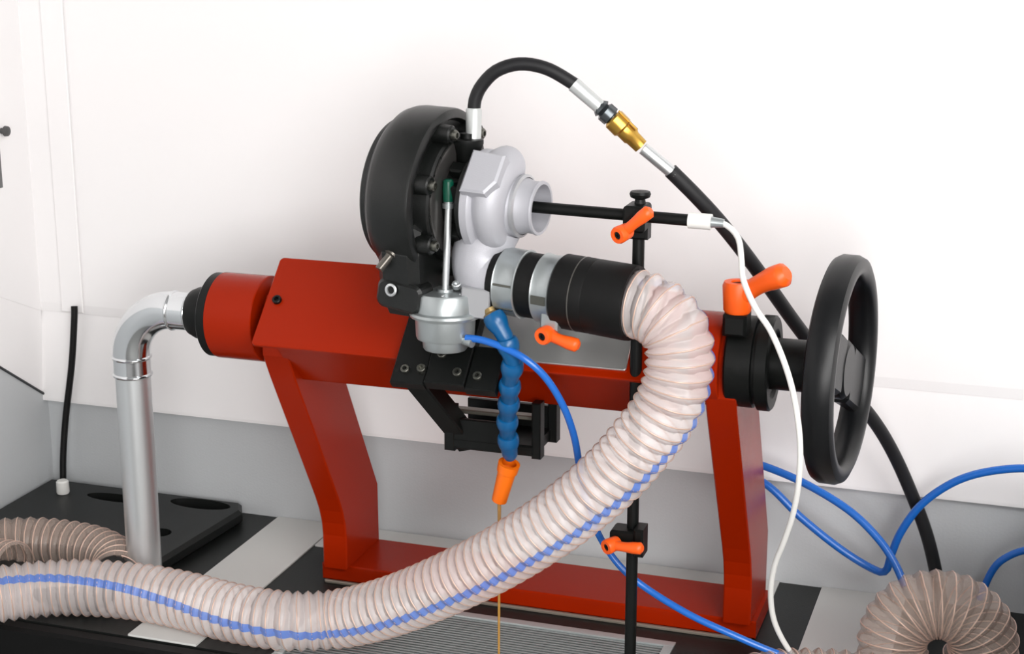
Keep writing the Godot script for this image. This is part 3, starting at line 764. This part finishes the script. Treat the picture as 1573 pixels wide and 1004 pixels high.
# ---------------------------------------------------------------- hoses
func hoses() -> void:
	# rubber coupling
	var c0: Vector3 = Vector3(0.0538, 0.4491, 0.088)
	var hd := Vector3(1, -0.055, 0.15).normalized()
	var c := thing("rubber_coupling", "black rubber coupling with two silver clamp bands on the turbocharger outlet", "coupling", c0)
	part(c, "sleeve", Shape.new().lathe(aim(c0, hd), [Vector2(-0.004, 0.029), Vector2(-0.004, 0.0315), Vector2(-0.003, 0.0325), Vector2(0.066, 0.0325), Vector2(0.0665, 0.0355), Vector2(0.068, 0.037), Vector2(0.1, 0.037), Vector2(0.1015, 0.0365), Vector2(0.103, 0.037), Vector2(0.14, 0.0372), Vector2(0.1435, 0.0366), Vector2(0.1435, 0.033), Vector2(0.12, 0.032)], 56), M.rubber)
	part(c, "tape_seam", Shape.new().lathe(aim(c0 + hd * 0.0885, hd), [Vector2(-0.0006, 0.0368), Vector2(-0.0006, 0.0373), Vector2(0.0006, 0.0373), Vector2(0.0006, 0.0368)], 56), mat("4c4a46", 0.3))
	for q in [[0.004, 0.028], [0.046, 0.066]]:
		var b := part(c, "clamp_band", Shape.new().lathe(aim(c0, hd), [Vector2(q[0], 0.0325), Vector2(q[0], 0.0338), Vector2(q[0] + 0.0008, 0.0348), Vector2(q[0] + 0.002, 0.034), Vector2(q[1] - 0.002, 0.034), Vector2(q[1] - 0.0008, 0.0348), Vector2(q[1], 0.0338), Vector2(q[1], 0.0325)], 64), M.zinc, "silver clamp band")
		var f := aim(c0 + hd * (q[0] + q[1]) / 2, hd)
		for a in ([1.45, 2.25] if q[0] < 0.01 else [1.7]):
			var d := f.basis * Vector3(0, cos(a), sin(a))
			part(b, "band_crimp", Shape.new().box(aim(f.origin + d * 0.0343, hd, d), Vector3(q[1] - q[0] - 0.005, 0.0014, 0.0022 if q[0] < 0.01 else 0.009), 0.0003), M.screw)
		if q[0] > 0.01:
			var o: Vector3 = Vector3(0.1168, 0.4217, 0.13)
			part(b, "band_lug", Shape.new().box(aim(o + Vector3(-0.002, 0.005, -0.01), hd), Vector3(0.019, 0.03, 0.012), 0.002), M.zinc)
			lever(b, Vector3(0.1152, 0.4093, 0.118), Vector3(-0.25, -0.1, 0.8), Vector3(0.144, 0.4004, 0.13) - Vector3(0.1152, 0.4093, 0.118), 0.95)
	# long clear hose
	var h := thing("clear_hose", "long clear ribbed hose with blue stripe curving from coupling to bench front", "hose", Vector3(-0.2, 0, 0.07))
	var path := [Vector3(-0.64, 0.0325, 0.2), Vector3(-0.6, 0.0325, 0.165), Vector3(-0.5584, 0.0325, 0.1122), Vector3(-0.4968, 0.0325, 0.072), Vector3(-0.4192, 0.0325, 0.0559), Vector3(-0.3484, 0.0325, 0.0592), Vector3(-0.2745, 0.0325, 0.0719), Vector3(-0.2077, 0.034, 0.0747), Vector3(-0.1523, 0.0363, 0.056)]
	path.append_array([Vector3(-0.0844, 0.0655, 0.066), Vector3(-0.0084, 0.1114, 0.084), Vector3(0.0596, 0.159, 0.1), Vector3(0.1238, 0.2124, 0.115), Vector3(0.1765, 0.2649, 0.124), Vector3(0.2097, 0.3071, 0.128), Vector3(0.2351, 0.3468, 0.13), Vector3(0.2451, 0.383, 0.128), Vector3(0.2414, 0.4171, 0.124), Vector3(0.2213, 0.4359, 0.116)])
	path.append(c0 + hd * 0.146)
	path.append(c0 + hd * 0.136)
	ribbed_hose(h, path, 0.0333, 0.0128, 0.0042, [32, 36, 44, 56, 70, 84, 95, 104, 110, 114, 119, 130, 148, 190, 245])
	# loops of clear hose at the back
	var h2 := thing("clear_hose", "clear ribbed hose loop lying behind the long hose beside the silver pipe", "hose", Vector3(-0.6, 0, -0.03), "spare clear hose loops")
	ribbed_hose(h2, [Vector3(-0.73, 0.0325, 0.03), Vector3(-0.6697, 0.034, -0.0051), Vector3(-0.6128, 0.034, -0.0331), Vector3(-0.549, 0.034, -0.0365), Vector3(-0.5046, 0.034, -0.0251), Vector3(-0.4733, 0.033, -0.0039), Vector3(-0.4563, 0.031, 0.0269)], 0.031, 0.0145, 0.003)
	var h4 := thing("clear_hose", "short clear hose bend lying against the side wall behind the long hose", "hose", Vector3(-0.66, 0, 0.03), "spare clear hose loops")
	ribbed_hose(h4, [Vector3(-0.712, 0.034, 0.07), Vector3(-0.6358, 0.0264, 0.03), Vector3(-0.59, 0.0295, 0.035)], 0.032, 0.0128, 0.004)
	# coil by the handwheel
	var h3 := thing("clear_hose", "clear ribbed hose arched tightly on the bench below the handwheel", "hose", Vector3(0.5, 0, -0.03), "spare clear hose loops")
	var cc: Vector3 = Vector3(0.4934, 0.0641, -0.03)
	var ring := []
	for i in 13:
		var a := -0.6 + (PI + 1.2) * i / 12.0
		ring.append(cc + Vector3(-cos(a) * 0.046, sin(a) * 0.046, 0.014 - 0.028 * i / 12.0))
	ribbed_hose(h3, ring, 0.036, 0.0098, 0.003)
	var h5 := thing("clear_hose", "clear ribbed hose lying along the bench front below the white cable", "hose", Vector3(0.4, 0, 0.02), "spare clear hose loops")
	ribbed_hose(h5, [Vector3(0.2968, 0.034, 0.0843), Vector3(0.3435, 0.034, 0.0445), Vector3(0.4011, 0.034, 0.0252), Vector3(0.4671, 0.034, 0.0243)], 0.033, 0.0128, 0.0042)

func probe_stand() -> void:
	# upright rod with two clamps
	var zr := 0.074
	var foot: Vector3 = Vector3(0.1893, 0.0577, 0.074)
	var head: Vector3 = Vector3(0.1895, 0.5289, 0.074)
	var t := thing("rod_stand", "thin black upright rod stand with two clamps and orange levers", "stand", Vector3(foot.x, 0.0, zr))
	var x0 := Vector3(foot.x, 0.002, zr)
	part(t, "upright_rod", Shape.new().lathe(aim(x0, head - x0), [Vector2(0, 0), Vector2(0, 0.006), Vector2(x0.distance_to(head), 0.006), Vector2(x0.distance_to(head), 0)], 20), M.black_metal)
	part(t, "foot", Shape.new().lathe(aim(Vector3(foot.x, 0.0005, zr), Vector3.UP), [Vector2(0, 0), Vector2(0, 0.018), Vector2(0.005, 0.018), Vector2(0.012, 0.009), Vector2(0.016, 0.009), Vector2(0.016, 0)], 28), M.black_metal)
	var b: Vector3 = Vector3(0.1892, 0.5203, 0.08)
	var u := part(t, "cross_clamp", Shape.new().slab(at(b), Vector3(0.022, 0.026, 0.03), 0.004, 0.002).box(at(b + Vector3(0.002, -0.014, -0.006)), Vector3(0.018, 0.016, 0.018), 0.002), M.black_metal)
	part(u, "thumb_knob", Shape.new().lathe(aim(b + Vector3(0.0015, 0.011, -0.004), Vector3.UP), [Vector2(0, 0), Vector2(0, 0.006), Vector2(0.006, 0.005), Vector2(0.008, 0.0095), Vector2(0.011, 0.0105), Vector2(0.0135, 0.0095), Vector2(0.0145, 0)], 28), M.black_metal, "black mushroom knob")
	var lv: Vector3 = Vector3(0.1856, 0.5107, 0.098)
	lever(u, lv, Vector3(-0.35, -0.15, 0.75), Vector3(0.2081, 0.5321, 0.11) - lv, 0.92)
	var b2: Vector3 = Vector3(0.1879, 0.1859, 0.078)
	var d := part(t, "rod_clamp", Shape.new().slab(at(b2 + Vector3(-0.002, 0, 0)), Vector3(0.034, 0.022, 0.024), 0.004, 0.002).box(at(b2 + Vector3(0.012, 0.001, 0.004)), Vector3(0.01, 0.03, 0.024), 0.002), M.black_metal)
	var lv2: Vector3 = Vector3(0.1786, 0.1859, 0.092)
	lever(d, lv2, Vector3(-0.45, -0.1, 0.7), Vector3(0.2057, 0.1875, 0.105) - lv2, 0.85)
	# probe held by the clamp
	var p0: Vector3 = Vector3(0.0784, 0.5239, 0.08)
	var p1: Vector3 = Vector3(0.2401, 0.5203, 0.08)
	var p2: Vector3 = Vector3(0.2623, 0.5198, 0.08)
	var p3: Vector3 = Vector3(0.2743, 0.5193, 0.08)
	var q := thing("sensor_probe", "thin black probe rod reaching into the silver outlet, with white cable", "probe", p0)
	part(q, "probe_rod", Shape.new().sweep([p0, p1 + (p1 - p0).normalized() * 0.004], [0.0058], 20), M.black_metal)
	part(q, "probe_collar", Shape.new().sweep([p1, p2], [0.0078], 20), M.white_plastic, "pale grey collar")
	part(q, "cable_gland", Shape.new().sweep([p2, p3], [0.0055, 0.0042], 16), M.zinc)
	var cb := [Vector3(0.2718, 0.5198, 0.08), Vector3(0.2811, 0.5157, 0.082), Vector3(0.2907, 0.5061, 0.088), Vector3(0.2958, 0.4884, 0.098), Vector3(0.3005, 0.4725, 0.11), Vector3(0.3152, 0.4507, 0.125), Vector3(0.3311, 0.4302, 0.128), Vector3(0.3457, 0.3985, 0.127), Vector3(0.3561, 0.3642, 0.126), Vector3(0.3627, 0.3228, 0.125), Vector3(0.3622, 0.2812, 0.118), Vector3(0.3562, 0.2425, 0.105), Vector3(0.3464, 0.207, 0.09), Vector3(0.3362, 0.1747, 0.075), Vector3(0.3311, 0.1381, 0.06), Vector3(0.3341, 0.0996, 0.045), Vector3(0.348, 0.0634, 0.03), Vector3(0.3665, 0.0378, 0.02)]
	part(q, "signal_cable", Shape.new().sweep(curve(cb), [0.0029], 12), M.white_plastic, "thin white cable")

func lines() -> void:
	# oil feed hose
	var t := thing("oil_feed_hose", "black rubber oil hose arching from the turbocharger top past the handwheel", "hose", Vector3(0.0169, 0.5782, 0.068))
	var f0: Vector3 = Vector3(0.0162, 0.5742, 0.068)
	var f1: Vector3 = Vector3(0.0164, 0.617, 0.066)
	part(t, "lower_fitting", Shape.new().lathe(aim(f0, f1 - f0), [Vector2(-0.006, 0), Vector2(-0.006, 0.005), Vector2(0.004, 0.005), Vector2(0.006, 0.0076), Vector2(0.041, 0.008), Vector2(0.043, 0.007), Vector2(0.043, 0)], 20), M.sleeve, "bright crimped steel sleeve")
	part(t, "hose", Shape.new().sweep(curve([Vector3(0.0164, 0.6131, 0.066), Vector3(0.0179, 0.6261, 0.066), Vector3(0.0251, 0.6404, 0.065), Vector3(0.0405, 0.6549, 0.064), Vector3(0.0635, 0.6616, 0.06), Vector3(0.0901, 0.6569, 0.055), Vector3(0.1174, 0.6415, 0.05)]), [0.0066], 20), M.hose_rubber)
	var g := [Vector3(0.1147, 0.6426, 0.05), Vector3(0.1404, 0.6209, 0.046), Vector3(0.155, 0.6083, 0.043), Vector3(0.1844, 0.5792, 0.037), Vector3(0.2135, 0.5551, 0.03)]
	part(t, "crimp_sleeve", Shape.new().sweep([g[0], g[1]], [0.0076, 0.007], 20), M.sleeve, "pale crimp sleeve")
	var gd: Vector3 = (g[2] - g[1]).normalized()
	part(t, "hex_nut", Shape.new().lathe(aim(g[1] - gd * 0.001, gd), [Vector2(0, 0), Vector2(0, 0.0072), Vector2(0.004, 0.0098), Vector2(0.006, 0.007), Vector2(0.008, 0.0102), Vector2(0.016, 0.0102), Vector2(0.017, 0.007), Vector2(0.0215, 0.0066), Vector2(0.0215, 0)], 6), mat("5a5f62", 0.3, 0.8), "dark hexagonal nut")
	var gb: Vector3 = (g[3] - g[2]).normalized()
	part(t, "brass_coupler", Shape.new().lathe(aim(g[2] - gb * 0.003, gb), [Vector2(0, 0), Vector2(0, 0.0088), Vector2(0.002, 0.0112), Vector2(0.014, 0.0112), Vector2(0.016, 0.0092), Vector2(0.026, 0.0092), Vector2(0.028, 0.008), Vector2(0.04, 0.0075), Vector2(0.041, 0.0)], 24), M.brass, "brass coupler")
	part(t, "coupler_spring", Shape.new().box(aim(g[2] + gb * 0.012 + Vector3(0.006, 0.009, 0.004), gb), Vector3(0.026, 0.0014, 0.004), 0.0004), M.brass)
	part(t, "steel_stem", Shape.new().sweep([g[3] - gb * 0.002, g[4]], [0.0062], 18), M.steel, "bare steel stem")
	part(t, "hose", Shape.new().sweep(curve([Vector3(0.2095, 0.5587, 0.03), Vector3(0.2343, 0.5324, 0.02), Vector3(0.2584, 0.5021, 0.005), Vector3(0.2866, 0.4538, -0.03), Vector3(0.3201, 0.3791, -0.1), Vector3(0.3564, 0.3142, -0.15), Vector3(0.3959, 0.2548, -0.19), Vector3(0.4205, 0.2068, -0.215), Vector3(0.4443, 0.1514, -0.23), Vector3(0.4629, 0.1029, -0.237), Vector3(0.4759, 0.0562, -0.24), Vector3(0.4845, 0.0163, -0.24)], 0.006), [0.0076], 20), M.hose_rubber)
	# air line from the actuator
	var a := thing("air_line", "blue air tube from the actuator can passing behind the long clear hose", "tube", Vector3(0.0321, 0.3946, 0.125))
	part(a, "tube", Shape.new().sweep(curve([Vector3(0.0284, 0.3966, 0.126), Vector3(0.0456, 0.3966, 0.128), Vector3(0.068, 0.3917, 0.13), Vector3(0.0923, 0.3813, 0.13), Vector3(0.112, 0.3614, 0.124), Vector3(0.1254, 0.3297, 0.11), Vector3(0.1307, 0.2931, 0.09), Vector3(0.1307, 0.255, 0.07), Vector3(0.1317, 0.2213, 0.055), Vector3(0.1385, 0.1858, 0.045), Vector3(0.1532, 0.1549, 0.04), Vector3(0.1734, 0.1318, 0.04), Vector3(0.2021, 0.1128, 0.04), Vector3(0.2456, 0.0946, 0.045), Vector3(0.2874, 0.0802, 0.045), Vector3(0.3314, 0.064, 0.04), Vector3(0.3674, 0.0516, 0.03)]), [0.0037], 14), M.blue_tube)
	# air lines by the wall
	var w := thing("air_line", "blue air tube sagging from behind the red leg to the coiled hose, upper one", "tube", Vector3(0.4279, 0.0822, -0.2))
	part(w, "tube", Shape.new().sweep(curve([Vector3(0.2304, 0.1783, -0.225), Vector3(0.2765, 0.1714, -0.22), Vector3(0.3259, 0.1588, -0.21), Vector3(0.3769, 0.1365, -0.2), Vector3(0.4127, 0.1097, -0.19), Vector3(0.4334, 0.0861, -0.18), Vector3(0.4465, 0.065, -0.17)]), [0.0046], 14), M.blue_tube)
	var v := thing("air_line", "blue air tube looping from the coiled hose up past the frame's side edge", "tube", Vector3(0.4259, 0.0658, -0.2))
	part(v, "tube", Shape.new().sweep(curve([Vector3(0.228, 0.1607, -0.24), Vector3(0.2749, 0.144, -0.235), Vector3(0.3174, 0.1099, -0.23), Vector3(0.3654, 0.0785, -0.225), Vector3(0.403, 0.0601, -0.222), Vector3(0.4201, 0.0612, -0.215), Vector3(0.4258, 0.0835, -0.212), Vector3(0.4359, 0.1154, -0.21), Vector3(0.458, 0.1541, -0.205), Vector3(0.4934, 0.1867, -0.2), Vector3(0.5345, 0.2055, -0.195), Vector3(0.5821, 0.2142, -0.19), Vector3(0.6361, 0.2126, -0.18)]), [0.0046], 14), M.blue_tube)
	var y := thing("air_line", "short dark blue air tube rising behind the coiled hose", "tube", Vector3(0.5426, 0.0776, -0.22))
	part(y, "tube", Shape.new().sweep(curve([Vector3(0.5274, 0.0392, -0.22), Vector3(0.5372, 0.0728, -0.22), Vector3(0.5501, 0.0921, -0.22), Vector3(0.5759, 0.1067, -0.22), Vector3(0.6175, 0.1114, -0.22)]), [0.0042], 14), M.blue_tube)
	# jointed coolant hose
	var n := thing("jointed_nozzle", "blue ball-jointed coolant hose with orange nozzle hanging before the beam", "nozzle", Vector3(0.0373, 0.1991, 0.045))
	var pts := curve([Vector3(0.0531, 0.4213, 0.118), Vector3(0.0653, 0.4034, 0.122), Vector3(0.0775, 0.3858, 0.122), Vector3(0.0711, 0.3618, 0.115), Vector3(0.0653, 0.3378, 0.1), Vector3(0.0592, 0.3136, 0.086), Vector3(0.0527, 0.2899, 0.073), Vector3(0.0519, 0.2643, 0.06), Vector3(0.0485, 0.2381, 0.05)], 0.002)
	var per := 14
	var count := pts.size() / per
	for i in count:
		var a0: Vector3 = pts[i * per]
		var a1: Vector3 = pts[mini((i + 1) * per, pts.size() - 1)]
		var l := a0.distance_to(a1)
		part(n, "joint", Shape.new().lathe(aim(a0, a1 - a0), [Vector2(-0.001, 0.006), Vector2(0, 0.0098), Vector2(l * 0.1, 0.0112), Vector2(l * 0.3, 0.0116), Vector2(l * 0.45, 0.0108), Vector2(l * 0.65, 0.0089), Vector2(l * 0.95, 0.0084), Vector2(l * 1.15, 0.006)], 26), M.blue_link)
	var n0: Vector3 = Vector3(0.0477, 0.2387, 0.052)
	var n1: Vector3 = Vector3(0.0354, 0.197, 0.046)
	part(n, "nozzle_tip", Shape.new().lathe(aim(n0, n1 - n0), [Vector2(-0.004, 0.008), Vector2(-0.004, 0.0118), Vector2(0.006, 0.0112), Vector2(0.007, 0.0098), Vector2(n0.distance_to(n1), 0.0082), Vector2(n0.distance_to(n1), 0.003), Vector2(n0.distance_to(n1) - 0.006, 0.003)], 28), M.nozzle_orange, "orange nozzle")
	part(n, "inlet_union", Shape.new().lathe(aim(Vector3(0.0537, 0.4187, 0.118), Vector3(-0.5, 0.8, -0.2)), [Vector2(-0.004, 0), Vector2(-0.004, 0.009), Vector2(0.003, 0.009), Vector2(0.005, 0.006), Vector2(0.009, 0.006), Vector2(0.009, 0)], 6), mat("9a8358", 0.4, 0.7))
	var oil := thing("oil_stream", "thin amber stream of oil falling from the orange nozzle", "oil", Vector3(n1.x, 0.0, n1.z))
	var ob := n1 + Vector3(-0.001, 0, 0)
	part(oil, "stream", Shape.new().sweep([n1, n1.lerp(Vector3(ob.x, 0.001, ob.z), 0.3), Vector3(ob.x, 0.001, ob.z)], [0.0021, 0.0015, 0.0013], 10), M.oil)
